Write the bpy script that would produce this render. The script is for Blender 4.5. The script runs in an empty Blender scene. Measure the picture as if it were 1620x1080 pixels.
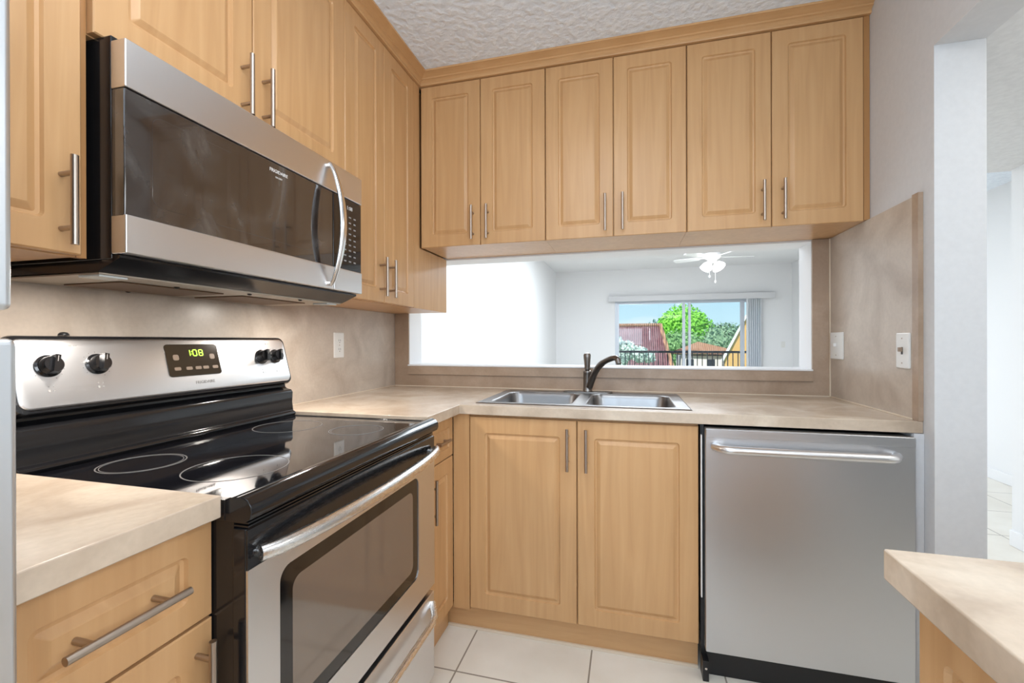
import bpy, bmesh, math, random
from mathutils import Vector, Matrix, noise
random.seed(7)
sc = bpy.context.scene
COL = sc.collection
R = math.radians

# ------------------------------------------------------------------ camera
cam_d = bpy.data.cameras.new('camera'); cam = bpy.data.objects.new('camera', cam_d); COL.objects.link(cam)
cam_d.sensor_fit = 'HORIZONTAL'; cam_d.sensor_width = 36.0; cam_d.lens = 697.2334 / 1620 * 36.0
cam_d.clip_start = 0.02; cam_d.clip_end = 500
cam.matrix_world = (Matrix.Translation((1.2909, -2.2641, 1.1656)) @ Matrix.Rotation(R(14.7346), 4, 'Z')
                    @ Matrix.Rotation(R(90 - .056), 4, 'X') @ Matrix.Rotation(R(-.1436), 4, 'Z'))
sc.camera = cam
sc.view_settings.view_transform = 'Standard'; sc.view_settings.look = 'None'
sc.view_settings.gamma = 1.0; sc.view_settings.use_curve_mapping = False
sc.view_settings.exposure = 0.2

# ------------------------------------------------------------------ sky and sun
world = bpy.data.worlds.new('sky'); sc.world = world; world.use_nodes = True
wn = world.node_tree.nodes; wl = world.node_tree.links; wn.clear()
wo = wn.new('ShaderNodeOutputWorld'); bg = wn.new('ShaderNodeBackground'); tc = wn.new('ShaderNodeTexCoord')
sx = wn.new('ShaderNodeSeparateXYZ'); rp = wn.new('ShaderNodeValToRGB'); cn = wn.new('ShaderNodeTexNoise')
mp = wn.new('ShaderNodeMapping'); cr = wn.new('ShaderNodeValToRGB'); mx = wn.new('ShaderNodeMix'); mx.data_type = 'RGBA'
wl.new(tc.outputs['Generated'], sx.inputs[0]); wl.new(sx.outputs['Z'], rp.inputs[0])
rp.color_ramp.elements[0].position = 0.0; rp.color_ramp.elements[0].color = (.58, .83, .93, 1)
rp.color_ramp.elements[1].position = .35; rp.color_ramp.elements[1].color = (.30, .60, .90, 1)
mp.inputs['Scale'].default_value = (3, 3, 14); wl.new(tc.outputs['Generated'], mp.inputs[0]); wl.new(mp.outputs[0], cn.inputs[0])
cn.inputs['Scale'].default_value = 1.6; cn.inputs['Detail'].default_value = 5
cr.color_ramp.elements[0].position = .52; cr.color_ramp.elements[1].position = .75; wl.new(cn.outputs[0], cr.inputs[0])
wl.new(cr.outputs[0], mx.inputs['Factor']); wl.new(rp.outputs[0], mx.inputs['A']); mx.inputs['B'].default_value = (.85, .93, .97, 1)
wl.new(mx.outputs['Result'], bg.inputs['Color']); bg.inputs['Strength'].default_value = 1.0; wl.new(bg.outputs[0], wo.inputs[0])
sd = bpy.data.lights.new('sun', 'SUN'); sd.energy = 4.6; sd.angle = R(1); sd.color = (1, .95, .86)
so = bpy.data.objects.new('sun', sd); COL.objects.link(so); so.rotation_euler = (R(50), 0, R(-24))

# ------------------------------------------------------------------ strengths of lamps and added fill lights (used by the builders below)
KITCHEN_W = 4.5; WINDOW_FILL_W = 30.0; SIDE_FILL_W = 22.0; LIVING_FILL_W = 26.0; HALL_FILL_W = 0.9; HALL_WINDOW_FILL_W = 3.0; FAN_W = 2.0; HOOD_W = 2.3
COOL_TINT = (.80, .925, 1.06)  # cool tint shared by the lamps and fill lights

# ------------------------------------------------------------------ materials
def mat(name, col=(.8, .8, .8), rough=.5, metal=0., spec=.5, emit=None, es=0., coat=0.):
    m = bpy.data.materials.new(name); m.use_nodes = True
    b = m.node_tree.nodes['Principled BSDF']
    b.inputs['Base Color'].default_value = (*col, 1); b.inputs['Roughness'].default_value = rough
    b.inputs['Metallic'].default_value = metal; b.inputs['Specular IOR Level'].default_value = spec
    b.inputs['Coat Weight'].default_value = coat
    if emit: b.inputs['Emission Color'].default_value = (*emit, 1); b.inputs['Emission Strength'].default_value = es
    return m
def nd(m, t, **kw):
    n = m.node_tree.nodes.new(t)
    for k, v in kw.items(): setattr(n, k, v)
    return n
def lk(m, a, b): m.node_tree.links.new(a, b)
def bsdf(m): return m.node_tree.nodes['Principled BSDF']
def noise_col(m, scale, vec_scale=(1, 1, 1), detail=4, stops=((.3, (0, 0, 0)), (.7, (1, 1, 1))), dist=0., bump=0., bscale=None):
    g = nd(m, 'ShaderNodeNewGeometry'); p = nd(m, 'ShaderNodeMapping'); p.inputs['Scale'].default_value = vec_scale
    lk(m, g.outputs['Position'], p.inputs[0])
    n = nd(m, 'ShaderNodeTexNoise'); n.inputs['Scale'].default_value = scale; n.inputs['Detail'].default_value = detail
    n.inputs['Distortion'].default_value = dist; lk(m, p.outputs[0], n.inputs['Vector'])
    r = nd(m, 'ShaderNodeValToRGB'); e = r.color_ramp.elements
    while len(e) < len(stops): e.new(.5)
    for el, (q, c) in zip(e, stops): el.position = q; el.color = (*c, 1)
    lk(m, n.outputs[0], r.inputs[0]); lk(m, r.outputs[0], bsdf(m).inputs['Base Color'])
    if bump:
        bn = nd(m, 'ShaderNodeBump'); bn.inputs['Strength'].default_value = bump; bn.inputs['Distance'].default_value = .002
        if bscale:
            n2 = nd(m, 'ShaderNodeTexNoise'); n2.inputs['Scale'].default_value = bscale; n2.inputs['Detail'].default_value = 3
            lk(m, p.outputs[0], n2.inputs['Vector']); lk(m, n2.outputs[0], bn.inputs['Height'])
        else: lk(m, n.outputs[0], bn.inputs['Height'])
        lk(m, bn.outputs[0], bsdf(m).inputs['Normal'])
    return r, p

def wood(name, k=(1, 1, 1), vs=(26, 26, 1.6)):
    m = mat(name, rough=.36, spec=.45)
    c = lambda a: tuple(x * y for x, y in zip(a, k))
    noise_col(m, 1.0, vs, 6, ((.2, c((.515, .285, .125))), (.5, c((.575, .33, .150))), (.8, c((.63, .375, .180)))), dist=1.2)
    g = m.node_tree.nodes
    n2 = nd(m, 'ShaderNodeTexNoise'); n2.inputs['Scale'].default_value = 2.2; n2.inputs['Detail'].default_value = 2
    geo = nd(m, 'ShaderNodeNewGeometry'); lk(m, geo.outputs['Position'], n2.inputs['Vector'])
    hs = nd(m, 'ShaderNodeHueSaturation'); mr = nd(m, 'ShaderNodeMapRange')
    mr.inputs['To Min'].default_value = .93; mr.inputs['To Max'].default_value = 1.07; lk(m, n2.outputs[0], mr.inputs[0]); lk(m, mr.outputs[0], hs.inputs['Value'])
    lk(m, bsdf(m).inputs['Base Color'].links[0].from_socket, hs.inputs['Color']); lk(m, hs.outputs[0], bsdf(m).inputs['Base Color'])
    return m
M = {}
M['wood'] = wood('maple_laminate')
M['wood_h'] = wood('maple_laminate_horizontal', vs=(3, 3, 30))
M['wood_dark'] = wood('maple_edge', (.72, .62, .5))
def stone(name, a, b, c, rough=.3):
    m = mat(name, rough=rough, spec=.5)
    r, p = noise_col(m, 5.5, (1, 1, 1), 9, ((.3, a), (.5, b), (.68, c)), dist=.9)
    n = nd(m, 'ShaderNodeTexNoise'); n.inputs['Scale'].default_value = 90; n.inputs['Detail'].default_value = 3
    lk(m, p.outputs[0], n.inputs['Vector']); mr = nd(m, 'ShaderNodeMapRange'); mr.inputs['To Min'].default_value = .9; mr.inputs['To Max'].default_value = 1.1
    hs = nd(m, 'ShaderNodeHueSaturation'); lk(m, n.outputs[0], mr.inputs[0]); lk(m, mr.outputs[0], hs.inputs['Value']); lk(m, r.outputs[0], hs.inputs['Color'])
    lk(m, hs.outputs[0], bsdf(m).inputs['Base Color'])
    return m
M['counter'] = stone('travertine_laminate_counter', (.47, .365, .27), (.58, .465, .355), (.67, .56, .44), .27)
M['splash'] = stone('travertine_laminate_backsplash', (.435, .35, .275), (.52, .435, .355), (.60, .515, .43), .30)
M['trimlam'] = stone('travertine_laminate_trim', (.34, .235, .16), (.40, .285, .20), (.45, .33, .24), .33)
M['caulk'] = mat('cream_caulk', (.72, .60, .46), .5)
M['wall'] = mat('grey_white_paint', (.66, .66, .665), .65, spec=.25); noise_col(M['wall'], 60, stops=((.3, (.65, .65, .655)), (.7, (.68, .68, .685))), bump=.08)
M['lwall'] = mat('white_paint', (.84, .84, .845), .7, spec=.2)
M['popcorn'] = mat('popcorn_ceiling', (.7, .7, .71), .9, spec=.1)
noise_col(M['popcorn'], 40, detail=2, stops=((.35, (.77, .83, .91)), (.65, (.86, .92, .99))), bump=.9); M['popcorn'].node_tree.nodes['Bump'].inputs['Distance'].default_value = .008
M['popcorn_hall'] = mat('pale_grey_popcorn_ceiling', (.74, .74, .74), .9, spec=.1)
noise_col(M['popcorn_hall'], 40, detail=2, stops=((.35, (.72, .72, .72)), (.65, (.77, .77, .77))), bump=.6)
def tile():
    m = mat('floor_tile', rough=.28, spec=.5)
    r, p = noise_col(m, 4, detail=6, stops=((.3, (.76, .71, .62)), (.7, (.86, .82, .74))))
    g = nd(m, 'ShaderNodeNewGeometry'); s = nd(m, 'ShaderNodeSeparateXYZ'); lk(m, g.outputs['Position'], s.inputs[0])
    outs = []
    for ax, off in (('X', .700), ('Y', -.810)):
        a = nd(m, 'ShaderNodeMath', operation='SUBTRACT'); a.inputs[1].default_value = off - .457 * 40; lk(m, s.outputs[ax], a.inputs[0])
        b = nd(m, 'ShaderNodeMath', operation='DIVIDE'); b.inputs[1].default_value = .457; lk(m, a.outputs[0], b.inputs[0])
        c = nd(m, 'ShaderNodeMath', operation='PINGPONG'); c.inputs[1].default_value = .5; lk(m, b.outputs[0], c.inputs[0])
        d = nd(m, 'ShaderNodeMath', operation='LESS_THAN'); d.inputs[1].default_value = .0065; lk(m, c.outputs[0], d.inputs[0]); outs.append(d)
    x = nd(m, 'ShaderNodeMath', operation='MAXIMUM'); lk(m, outs[0].outputs[0], x.inputs[0]); lk(m, outs[1].outputs[0], x.inputs[1])
    mi = nd(m, 'ShaderNodeMix', data_type='RGBA'); lk(m, x.outputs[0], mi.inputs['Factor']); lk(m, r.outputs[0], mi.inputs['A']); mi.inputs['B'].default_value = (.30, .26, .21, 1)
    lk(m, mi.outputs['Result'], bsdf(m).inputs['Base Color'])
    bn = nd(m, 'ShaderNodeBump', invert=True); bn.inputs['Strength'].default_value = .4; bn.inputs['Distance'].default_value = .002; lk(m, x.outputs[0], bn.inputs['Height']); lk(m, bn.outputs[0], bsdf(m).inputs['Normal'])
    return m
M['tile'] = tile()
def steel(name, col, rough, vs, amt=.06):
    m = mat(name, col, rough, 1.0)
    g = nd(m, 'ShaderNodeNewGeometry'); p = nd(m, 'ShaderNodeMapping'); p.inputs['Scale'].default_value = vs; lk(m, g.outputs['Position'], p.inputs[0])
    n = nd(m, 'ShaderNodeTexNoise'); n.inputs['Scale'].default_value = 1; n.inputs['Detail'].default_value = 2; lk(m, p.outputs[0], n.inputs['Vector'])
    r = nd(m, 'ShaderNodeMapRange'); r.inputs['To Min'].default_value = rough - amt; r.inputs['To Max'].default_value = rough + amt; lk(m, n.outputs[0], r.inputs[0]); lk(m, r.outputs[0], bsdf(m).inputs['Roughness'])
    return m
M['steel'] = steel('brushed_stainless', (.74, .73, .73), .33, (900, 8, 900))
M['steel_x'] = steel('brushed_stainless_across', (.60, .615, .64), .34, (8, 900, 900))
M['steel_h'] = steel('satin_handle_steel', (.80, .79, .78), .27, (300, 20, 300))
M['sinksteel'] = steel('satin_sink_steel', (.29, .29, .295), .34, (30, 30, 30))
M['nickel'] = steel('satin_nickel', (.44, .37, .31), .36, (300, 300, 300))
M['chrome'] = mat('polished_steel', (.82, .81, .80), .16, 1.0)
M['faucet'] = mat('dull_faucet_metal', (.22, .20, .185), .33, 1.0)
M['fridge'] = steel('fridge_steel', (.72, .77, .82), .38, (900, 8, 900))
M['black'] = mat('black_enamel', (.010, .010, .011), .12, spec=.55)
M['blackmat'] = mat('black_plastic', (.012, .012, .013), .38, spec=.4)
M['blackglass'] = mat('black_ceramic_glass', (.006, .006, .008), .045, spec=.6, coat=.3)
M['ovenglass'] = mat('brown_black_oven_glass', (.26, .215, .18), .06, metal=.55, spec=.9)
M['ovenband'] = mat('black_printed_glass', (.008, .007, .007), .07, spec=.7)
M['mwglass'] = mat('smoked_brown_glass', (.035, .026, .021), .06, spec=1.0, coat=.6)
r_, _p = noise_col(M['mwglass'], 7, (1, 1.2, .8), 5, ((.45, (.030, .022, .018)), (.62, (.055, .048, .044)), (.8, (.12, .11, .105))), dist=1.5)
M['grey'] = mat('grey_print', (.30, .29, .28), .5)
M['ring'] = mat('burner_ring_print', (.20, .19, .18), .3)
M['display'] = mat('display_glass', (.030, .022, .014), .15)
M['led'] = mat('green_led', (.2, .5, .02), .4, emit=(.55, 1.0, .06), es=1.6)
M['button'] = mat('brown_button', (.28, .20, .14), .4)
M['whiteplastic'] = mat('white_plastic', (.80, .79, .76), .35)
M['slot'] = mat('dark_slot', (.05, .04, .035), .6)
M['pan'] = mat('galvanised_pan', (.46, .40, .33), .42, .6)
M['filter'] = mat('grease_filter', (.16, .09, .05), .5, .5)
M['lens'] = mat('lamp_lens', (.62, .66, .66), .25)
M['lampglow'] = mat('lit_diffuser', (.9, .9, .88), .4, emit=(1, .97, .92), es=3.0)
M['fanwhite'] = mat('white_fan_enamel', (.86, .86, .86), .35)
M['fanglow'] = mat('lit_frosted_glass', (.95, .95, .95), .4, emit=(1, .99, .97), es=2.0)
M['whitetrim'] = mat('white_gloss_trim', (.86, .86, .87), .4)
M['alu'] = mat('anodised_frame', (.60, .64, .70), .4, .3)
M['darkrail'] = mat('dark_railing_paint', (.030, .032, .040), .5)
M['blind'] = mat('grey_white_vinyl_slat', (.82, .83, .86), .5)
M['valance'] = mat('off_white_valance', (.66, .66, .67), .5)
M['concrete'] = mat('balcony_concrete', (.55, .54, .52), .8)
M['stripwhite'] = mat('white_strip', (.74, .72, .70), .4)
def glass():
    m = bpy.data.materials.new('clear_pane'); m.use_nodes = True; t = m.node_tree; t.nodes.clear()
    o = t.nodes.new('ShaderNodeOutputMaterial'); a = t.nodes.new('ShaderNodeBsdfTransparent'); b = t.nodes.new('ShaderNodeBsdfGlossy'); b.inputs['Roughness'].default_value = .02
    f = t.nodes.new('ShaderNodeFresnel'); f.inputs[0].default_value = 1.45; x = t.nodes.new('ShaderNodeMixShader')
    a.inputs[0].default_value = (.96, .98, .98, 1)
    t.links.new(f.outputs[0], x.inputs[0]); t.links.new(a.outputs[0], x.inputs[1]); t.links.new(b.outputs[0], x.inputs[2]); t.links.new(x.outputs[0], o.inputs[0]); return m
M['glass'] = glass()
def leafmat(name, a, b):
    m = mat(name, a, .7, spec=.1); noise_col(m, 2.2, detail=6, stops=((.3, a), (.7, b))); return m
M['leaf_bright'] = leafmat('bright_leaves', (.16, .46, .05), (.36, .80, .12))
M['leaf_olive'] = leafmat('grey_green_leaves', (.12, .22, .13), (.34, .50, .32))
M['leaf_mid'] = leafmat('mid_green_leaves', (.13, .28, .11), (.34, .56, .24))
M['leaf_far'] = leafmat('far_leaves', (.10, .22, .20), (.18, .34, .30))
M['leaf_white'] = leafmat('white_flowering_leaves', (.26, .42, .34), (.90, .94, .90)); [setattr(n.inputs['Scale'], 'default_value', 9) for n in M['leaf_white'].node_tree.nodes if n.type == 'TEX_NOISE']
M['bark'] = mat('bark', (.20, .16, .13), .9)
M['lawn'] = leafmat('lawn', (.12, .24, .08), (.20, .34, .12))
M['stucco_orange'] = mat('orange_stucco', (.62, .36, .13), .8)
M['stucco_white'] = mat('white_stucco', (.82, .80, .78), .8)
M['carpaint'] = mat('white_car_paint', (.82, .83, .86), .25)
M['carglass'] = mat('car_glass', (.03, .04, .06), .1)
M['tyre'] = mat('tyre_rubber', (.02, .02, .02), .8)
def rooftile(name, a, b):
    m = mat(name, a, .75, spec=.2)
    noise_col(m, 3, detail=5, stops=((.3, a), (.7, b)))
    g = nd(m, 'ShaderNodeNewGeometry'); w = nd(m, 'ShaderNodeTexWave', bands_direction='X'); w.inputs['Scale'].default_value = 2.6; w.inputs['Distortion'].default_value = .5
    lk(m, g.outputs['Position'], w.inputs['Vector']); bn = nd(m, 'ShaderNodeBump'); bn.inputs['Strength'].default_value = 1; bn.inputs['Distance'].default_value = .12
    lk(m, w.outputs['Fac'], bn.inputs['Height']); lk(m, bn.outputs[0], bsdf(m).inputs['Normal']); return m
M['roof_pink'] = rooftile('pink_red_roof_tile', (.66, .30, .34), (.82, .48, .52))
M['roof_terra'] = rooftile('terracotta_roof_tile', (.60, .30, .18), (.74, .44, .30))

# ------------------------------------------------------------------ mesh helpers
def mesh_obj(name, bm, m, parent=None, smooth=False, bevel=0., bseg=2, origin=None):
    """Link a bmesh written in world coordinates as ONE object; its origin is the middle of its foot."""
    if not smooth or True:
        bmesh.ops.recalc_face_normals(bm, faces=bm.faces[:])
    xs = [v.co for v in bm.verts]
    lo = Vector([min(c[i] for c in xs) for i in range(3)]); hi = Vector([max(c[i] for c in xs) for i in range(3)])
    org = Vector(origin) if origin else Vector(((lo.x + hi.x) / 2, (lo.y + hi.y) / 2, lo.z))
    for v in bm.verts: v.co -= org
    me = bpy.data.meshes.new(name); bm.to_mesh(me); bm.free()
    ms = m if isinstance(m, (list, tuple)) else [m]
    for q in ms: me.materials.append(q)
    if smooth or bevel:
        for p in me.polygons: p.use_smooth = True
    if smooth == 'auto':
        me.set_sharp_from_angle(angle=R(38))
    o = bpy.data.objects.new(name, me); COL.objects.link(o); o['_org'] = list(org)
    if parent is not None:
        o.parent = parent; o.location = org - Vector(parent['_org'])
    else: o.location = org
    if bevel:
        b = o.modifiers.new('bevel', 'BEVEL'); b.width = bevel; b.segments = bseg; b.limit_method = 'ANGLE'; b.angle_limit = R(40); b.harden_normals = True
    return o
def part(name, bm, m, parent, **k):
    label = k.pop('label', None); o = mesh_obj(name, bm, m, parent, **k)
    if label: o['label'] = label
    return o
def thing(name, label, cat, loc, group=None):
    o = bpy.data.objects.new(name, None); COL.objects.link(o); o.location = loc; o['_org'] = list(loc); o.empty_display_size = .05
    o['label'] = label; o['category'] = cat
    if group: o['group'] = group
    return o
def solo(name, bm, m, label, cat, group=None, **k):
    o = mesh_obj(name, bm, m, None, **k); o['label'] = label; o['category'] = cat
    if group: o['group'] = group
    return o
def struct(name, bm, m, **k):
    par = k.pop('parent', None)
    o = mesh_obj(name, bm, m, par, **k)
    if par is None: o['kind'] = 'structure'
    return o
def B(): return bmesh.new()
def box(bm, x0, x1, y0, y1, z0, z1, mi=0):
    v = [bm.verts.new((x, y, z)) for x in (x0, x1) for y in (y0, y1) for z in (z0, z1)]
    for f in ((0, 1, 3, 2), (4, 6, 7, 5), (0, 4, 5, 1), (2, 3, 7, 6), (0, 2, 6, 4), (1, 5, 7, 3)):
        bm.faces.new([v[i] for i in f]).material_index = mi
    return bm
def bx(*a): return box(B(), *a)
def frame_to(d):
    d = Vector(d).normalized(); a = Vector((0, 0, 1)) if abs(d.z) < .9 else Vector((1, 0, 0))
    u = a.cross(d).normalized(); return d, u, d.cross(u)
def tube(bm, pts, rad, n=14, cap=True, squash=(1, 1), up=None):
    """tube through pts; rad a number or list; squash scales the two cross axes"""
    pts = [Vector(p) for p in pts]; rad = rad if isinstance(rad, (list, tuple)) else [rad] * len(pts)
    rings = []
    for i, p in enumerate(pts):
        d = (pts[min(i + 1, len(pts) - 1)] - pts[max(i - 1, 0)]).normalized()
        if up is not None: u = Vector(up).cross(d).normalized(); w = d.cross(u)
        else: _, u, w = frame_to(d)
        rings.append([bm.verts.new(p + u * math.cos(2 * math.pi * k / n) * rad[i] * squash[0] + w * math.sin(2 * math.pi * k / n) * rad[i] * squash[1]) for k in range(n)])
    for a, b in zip(rings, rings[1:]):
        for k in range(n): bm.faces.new((a[k], a[(k + 1) % n], b[(k + 1) % n], b[k]))
    if cap: bm.faces.new(rings[0][::-1]); bm.faces.new(rings[-1])
    return bm
def lathe(bm, o, axis, prof, n=28):
    """prof: list of (radius, distance along axis)"""
    o = Vector(o); d, u, w = frame_to(axis); rings = []
    for r, t in prof:
        rings.append([bm.verts.new(o + d * t + (u * math.cos(2 * math.pi * k / n) + w * math.sin(2 * math.pi * k / n)) * max(r, 1e-5)) for k in range(n)])
    for a, b in zip(rings, rings[1:]):
        for k in range(n): bm.faces.new((a[k], a[(k + 1) % n], b[(k + 1) % n], b[k]))
    bm.faces.new(rings[0][::-1]); bm.faces.new(rings[-1]); return bm
def rrect(w, h, inset, rad, seg=4):
    """rounded rectangle loop in (s,t), centred on the w x h rectangle's lower left corner"""
    x0, x1, y0, y1 = inset, w - inset, inset, h - inset; out = []
    rad = max(rad, 1e-4)
    for cx, cy, a0 in ((x1 - rad, y1 - rad, 0), (x0 + rad, y1 - rad, 90), (x0 + rad, y0 + rad, 180), (x1 - rad, y0 + rad, 270)):
        for k in range(seg + 1):
            a = R(a0 + 90 * k / seg); out.append((cx + rad * math.cos(a), cy + rad * math.sin(a)))
    return out
def rings_plate(bm, o, u, v, w, h, rings, close_first=True, close_last=True, seg=4):
    """rings: (inset, radius, height along u x v). Bridges successive rounded rectangles."""
    o, u, v = Vector(o), Vector(u), Vector(v); n = u.cross(v).normalized(); rr = []
    for r in rings:
        ins, rad, z = r[:3]
        rr.append([bm.verts.new(o + u * s + v * t + n * z) for s, t in rrect(w, h, ins, rad, seg)])
    for a, b in zip(rr, rr[1:]):
        L = len(a)
        for k in range(L): bm.faces.new((a[k], a[(k + 1) % L], b[(k + 1) % L], b[k]))
    if close_first: bm.faces.new(rr[0][::-1])
    if close_last: bm.faces.new(rr[-1])
    return bm
def slab(axis, us, vs, keep, lo, hi, bm=None):
    """grid slab across an axis: cells (i,j) kept by keep(uc,vc); welded, only outer faces."""
    bm = bm or B(); vt = {}
    def P(i, j, k):
        key = (i, j, k)
        if key not in vt:
            a, b, c = us[i], vs[j], (lo, hi)[k]
            vt[key] = bm.verts.new({'x': (c, a, b), 'y': (a, c, b), 'z': (a, b, c)}[axis])
        return vt[key]
    K = lambda i, j: 0 <= i < len(us) - 1 and 0 <= j < len(vs) - 1 and keep((us[i] + us[i + 1]) / 2, (vs[j] + vs[j + 1]) / 2)
    for i in range(len(us) - 1):
        for j in range(len(vs) - 1):
            if not K(i, j): continue
            for k in (0, 1): bm.faces.new([P(i, j, k), P(i + 1, j, k), P(i + 1, j + 1, k), P(i, j + 1, k)])
            for (di, dj), (a, b) in (((-1, 0), ((i, j), (i, j + 1))), ((1, 0), ((i + 1, j), (i + 1, j + 1))), ((0, -1), ((i, j), (i + 1, j))), ((0, 1), ((i, j + 1), (i + 1, j + 1)))):
                if not K(i + di, j + dj): bm.faces.new([P(*a, 0), P(*b, 0), P(*b, 1), P(*a, 1)])
    return bm
def text_mesh(s, size, o, u, v, m, name, parent, depth=.0004, align='CENTER'):
    cu = bpy.data.curves.new(name, 'FONT'); cu.body = s; cu.size = size; cu.extrude = depth; cu.align_x = align; cu.align_y = 'CENTER'; cu.resolution_u = 2
    t = bpy.data.objects.new(name, cu); COL.objects.link(t); dg = bpy.context.evaluated_depsgraph_get()
    me = bpy.data.meshes.new_from_object(t.evaluated_get(dg)); bpy.data.objects.remove(t); bpy.data.curves.remove(cu)
    bm = B(); bm.from_mesh(me); bpy.data.meshes.remove(me)
    o, u, v = Vector(o), Vector(u), Vector(v); n = u.cross(v)
    for q in bm.verts: c = q.co.copy(); q.co = o + u * c.x + v * c.y + n * c.z
    return part(name, bm, m, parent)

# ------------------------------------------------------------------ the room shell
CEIL = 2.431
struct('floor', bx(-.35, 4.45, -4.25, 7.15, -.12, 0), M['tile'])
struct('ceiling', bx(-.35, 4.45, -4.25, 3.2, CEIL, 2.80), M['popcorn'])
struct('ceiling_living', bx(-.35, 4.45, 3.2, 7.15, 2.61, 2.80), M['lwall'])
OX0, OX1, OZ0, OZ1, WT = .096, 2.090, 1.028, 1.610, .145
struct('wall_back', slab('y', [-.35, OX0, OX1, 2.298], [0, OZ0, OZ1, CEIL], lambda a, b: not (OX0 < a < OX1 and OZ0 < b < OZ1), 0, WT), M['lwall'])
struct('wall_left', bx(-.15, 0, -4.25, 0, 0, CEIL), M['wall'])
struct('wall_living_left', bx(-.35, -.18, WT, 7.0, 0, 2.61), M['lwall'])
DZ = 2.040
struct('wall_right', slab('x', [-4.25, -3.25, -2.25, -1.66, -.678, 0], [0, 1.10, DZ, CEIL], lambda a, b: not (-1.66 < a < -.678 and b < DZ) and not (-3.25 < a < -2.25 and 1.10 < b < DZ), 2.172, 2.298), M['wall'])
w = struct('added_window_3', slab('x', [-3.248, -3.20, -2.77, -2.73, -2.30, -2.252], [1.102, 1.15, 1.99, 2.038], lambda a, b: not (1.15 < b < 1.99 and (-3.20 < a < -2.77 or -2.73 < a < -2.30)), 2.22, 2.27), M['whitetrim'])  # unseen window, added to carry side fill onto the stove wall
w['_org'] = list(w.location)
for a, b in ((-3.199, -2.771), (-2.729, -2.301)): struct('window_pane', bx(2.242, 2.248, a, b, 1.151, 1.989), M['glass'], parent=w)
struct('wall_front', slab('y', [0, .25, 1.95, 2.172], [0, .85, 2.15, CEIL], lambda a, b: not (.25 < a < 1.95 and .85 < b < 2.15), -4.25, -4.1), M['wall'])
w = struct('added_window_1', slab('y', [.252, .30, 1.08, 1.12, 1.90, 1.948], [.852, .90, 2.10, 2.148], lambda a, b: not (.90 < b < 2.10 and (.30 < a < 1.08 or 1.12 < a < 1.90)), -4.22, -4.16), M['whitetrim'])  # unseen window behind the camera, added to carry the front fill
w['_org'] = list(w.location)
for a, b in ((.301, 1.079), (1.121, 1.899)): struct('window_pane', bx(a, b, -4.195, -4.189, .901, 2.099), M['glass'], parent=w)
struct('wall_hall', slab('x', [-4.25, -2.15, -.75, .88], [0, .75, 1.95, 2.13], lambda a, b: not (-2.15 < a < -.75 and .75 < b < 1.95), 3.40, 3.55), M['lwall'])
struct('wall_hall_back', bx(3.5505, 4.25, .73, .88, 0, 2.13), M['lwall'])
w = struct('added_window_2', slab('x', [-2.148, -2.10, -1.47, -1.43, -.80, -.752], [.752, .80, 1.90, 1.948], lambda a, b: not (.80 < b < 1.90 and (-2.10 < a < -1.47 or -1.43 < a < -.80)), 3.46, 3.52), M['whitetrim'])  # unseen hall window, added for fill through the doorway
w['_org'] = list(w.location)
for a, b in ((-2.099, -1.471), (-1.429, -.801)): struct('window_pane', bx(3.487, 3.493, a, b, .801, 1.899), M['glass'], parent=w)
struct('wall_hall_end', bx(2.298, 3.40, -4.25, -4.1, 0, 2.13), M['lwall'])
struct('ceiling_hall', bx(2.2985, 4.25, -4.25, .90, 2.13, CEIL - .0005), M['popcorn_hall'])
struct('wall_living_right', bx(4.25, 4.45, -4.25, 7.15, 0, 2.80), M['lwall'])
SX0, SX1, SZ = 1.035, 3.72, 1.985
struct('wall_living_far', slab('y', [-.35, SX0, SX1, 4.25], [0, SZ, 2.61], lambda a, b: not (SX0 < a < SX1 and b < SZ), 7.0, 7.15), M['lwall'])
struct('baseboard_living_right', bx(4.236, 4.25, .881, 7.0, 0, .09), M['whitetrim'], bevel=.004)
struct('baseboard_hall', bx(3.386, 3.40, -4.1, .88, 0, .09), M['whitetrim'], bevel=.004)
struct('baseboard_living_left', bx(-.18, -.167, .146, 6.999, 0, .09), M['whitetrim'], bevel=.004)
struct('baseboard_wall_end', bx(2.172, 2.298, -.690, -.679, 0, .09), M['whitetrim'], bevel=.003)
# white ledge on the pass-through, with a laminate nosing below it
struct('trim_1', bx(OX0 + .001, OX1 - .001, -.028, WT + .012, OZ0 - .0, OZ0 + .008), M['whitetrim'], bevel=.003)

# sliding glass door
d = bpy.data.objects.new('door_1', None); COL.objects.link(d); d.location = ((SX0 + SX1) / 2, 7.075, 0); d['_org'] = list(d.location); d['kind'] = 'structure'
struct('door_frame', slab('y', [SX0, SX0 + .035, SX1 - .035, SX1], [0, .04, SZ - .04, SZ], lambda a, b: not (SX0 + .035 < a < SX1 - .035 and .04 < b < SZ - .04), 7.03, 7.12), M['alu'], parent=d)
for xa, xb, xm_, y in ((SX0 + .036, 2.495, 2.335, 7.05), (2.450, 3.435, None, 7.088)):
    xs_ = [xa, xa + .045] + ([xm_, xm_ + .055] if xm_ else []) + [xb - .045, xb]
    s = struct('door_sash', slab('y', xs_, [.041, .11, SZ - .075, SZ - .041], lambda a, b: not (xa + .045 < a < xb - .045 and .11 < b < SZ - .075 and not (xm_ and xm_ < a < xm_ + .055)), y, y + .028), M['alu'], parent=d)
    for pa, pb in (((xa + .045, xm_), (xm_ + .055, xb - .045)) if xm_ else ((xa + .045, xb - .045),)): struct('door_pane', bx(pa + .0005, pb - .0005, y + .011, y + .017, .1105, SZ - .0755), M['glass'], parent=s)
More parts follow.
